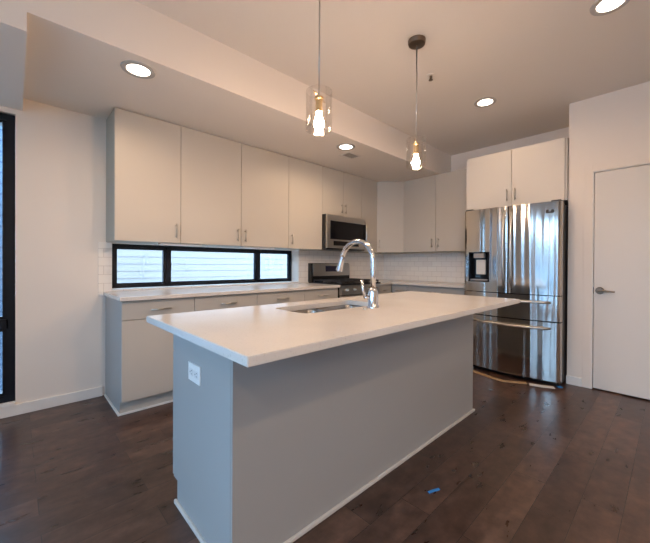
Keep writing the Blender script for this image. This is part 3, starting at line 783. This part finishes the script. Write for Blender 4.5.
# ------------------------------------------------------------------ recessed lights
def recessed(x, y, z, label):
    o = thing('recessed_light', label, 'ceiling light', (x, y, z), 'round recessed downlights')
    mk('trim_ring', lathe(bmesh.new(), [(.100, -.0005), (.098, -.007), (.078, -.010), (.068, -.006), (.068, -.0005)], (x, y, z), 40, closed=True), RING, o, 'auto')
    mk('diffuser', lathe(bmesh.new(), [(0, -.0045), (.0675, -.0045), (.0675, -.001), (0, -.001)], (x, y, z), 32), DIFF, o)
    return o
def lamp(x, y, z, watts):
    d = bpy.data.lights.new('downlight_glow', 'AREA'); d.shape = 'DISK'; d.size = .13; d.energy = watts; d.color = LAMP_COLOR; d.spread = math.radians(165)
    l = bpy.data.objects.new('downlight_glow', d); COL.objects.link(l); l.location = (x, y, z - .012)
first = recessed(-4.035, -1.045, ZS, 'recessed downlight in the soffit above the leftmost wall cabinet')
copy_thing(first, (-2.035, -1.02, ZS), 'recessed downlight in the soffit beside the small ceiling vent')
copy_thing(first, (-1.290, -2.185, H), 'recessed downlight in the main ceiling in front of the refrigerator cabinet')
copy_thing(first, (-2.005, -3.195, H), 'recessed downlight at the top right edge of the main ceiling')
hidden = [(-3.9, -4.4, H), (-3.9, -6.0, H), (-1.9, -5.4, H), (-5.8, -4.7, H)]  # unseen downlights added to light the room from outside the frame
for i, (x, y, z) in enumerate(hidden):
    copy_thing(first, (x, y, z), ('added unseen downlight behind the camera', 'added unseen downlight near the wall behind the camera', 'added unseen downlight right of and behind the camera', 'added downlight in the far left ceiling out of frame')[i])
for x, y, z in [(-4.035, -1.045, ZS), (-2.035, -1.02, ZS), (-1.290, -2.185, H), (-2.005, -3.195, H)] + hidden:
    lamp(x, y, z, SOFFIT_W if z == ZS else (REAR_W if (x, y, z) in hidden else MAIN_W))

# vent, sprinkler
v = thing('ceiling_vent', 'small square supply vent in the soffit beside the far downlight', 'vent', (-1.79, -.86, ZS))
mk('frame', (lambda bm: ([B(bm, *a, ZS - .006, ZS - .0005) for a in ((-1.90, -1.68, -.80, -.775), (-1.90, -1.68, -.945, -.92), (-1.90, -1.875, -.92, -.80), (-1.705, -1.68, -.92, -.80))], bm)[1])(bmesh.new()), CEIL, v)
bm = bmesh.new()
for i in range(6): B(bm, -1.875, -1.705, -.915 + i * .0195, -.908 + i * .0195, ZS - .005, ZS - .001)
mk('louvres', bm, simple('shaded_grille_metal', (.40, .37, .34), .5), v)
mk('duct_shade', box(-1.875, -1.705, -.92, -.80, ZS - .0012, ZS - .0004), DUCT_SHADE, v)  # flat dark sheet painted as the shade up inside the vent opening
s = thing('fire_sprinkler', 'small metal fire sprinkler head on the main ceiling', 'sprinkler', (-2.09, -2.05, H))
mk('escutcheon', lathe(bmesh.new(), [(0, -.001), (.034, -.001), (.032, -.006), (.012, -.009), (0, -.009)], (-2.09, -2.05, H), 28), CEIL, s, 'auto')
bm = bmesh.new(); tube(bm, [(-2.09, -2.05, H - .008), (-2.09, -2.05, H - .028)], .009, 14)
tube(bm, [(-2.09, -2.05, H - .040), (-2.09, -2.05, H - .044)], .017, 16)
for sx in (-1, 1): tube(bm, [(-2.09 + sx * .008, -2.05, H - .026), (-2.09 + sx * .013, -2.05, H - .032), (-2.09 + sx * .004, -2.05, H - .041)], .0025, 8)
mk('head', bm, BRONZE, s, 'auto')

# ------------------------------------------------------------------ bits left on the floor
def strip(pts, wd, th, z=0):
    bm = bmesh.new(); rows = []
    for i, (x, y) in enumerate(pts):
        a = Vector(pts[max(i - 1, 0)]); b = Vector(pts[min(i + 1, len(pts) - 1)]); dn = (b - a).normalized(); nn = Vector((-dn.y, dn.x)) * wd / 2
        rows.append([bm.verts.new((x + s * nn.x, y + s * nn.y, zz)) for s, zz in ((-1, z), (1, z), (1, z + th), (-1, z + th))])
    for a, b in zip(rows, rows[1:]):
        for k in range(4): bm.faces.new((a[k], a[(k + 1) % 4], b[(k + 1) % 4], b[k]))
    bm.faces.new(rows[0][::-1]); bm.faces.new(rows[-1]); bmesh.ops.recalc_face_normals(bm, faces=bm.faces[:])
    return bm
tag(mk('cardboard_strip', strip([(-.93, -1.84), (-.985, -2.00), (-1.04, -2.16), (-1.06, -2.30), (-1.00, -2.40), (-.955, -2.47)], .05, .005, .0005), CARD), 'thin curved tan cardboard strip on the floor under the refrigerator', 'cardboard')
tag(mk('paper_scrap', strip([(-.965, -2.50), (-.935, -2.60), (-.890, -2.69)], .06, .004, .0005), WHITEP), 'pale paper scrap on the floor at the refrigerator right corner', 'paper')
tag(mk('tape_scrap', strip([(-.845, -2.705), (-.82, -2.735)], .04, .006, .0005), TAPE), 'crumpled blue tape bit beside the baseboard next to the refrigerator', 'tape')
tag(mk('tape_scrap', strip([(-3.085, -2.615), (-3.055, -2.625), (-3.02, -2.640)], .014, .003, .0005), TAPE), 'short blue tape strip on the planks in front of the island', 'tape')
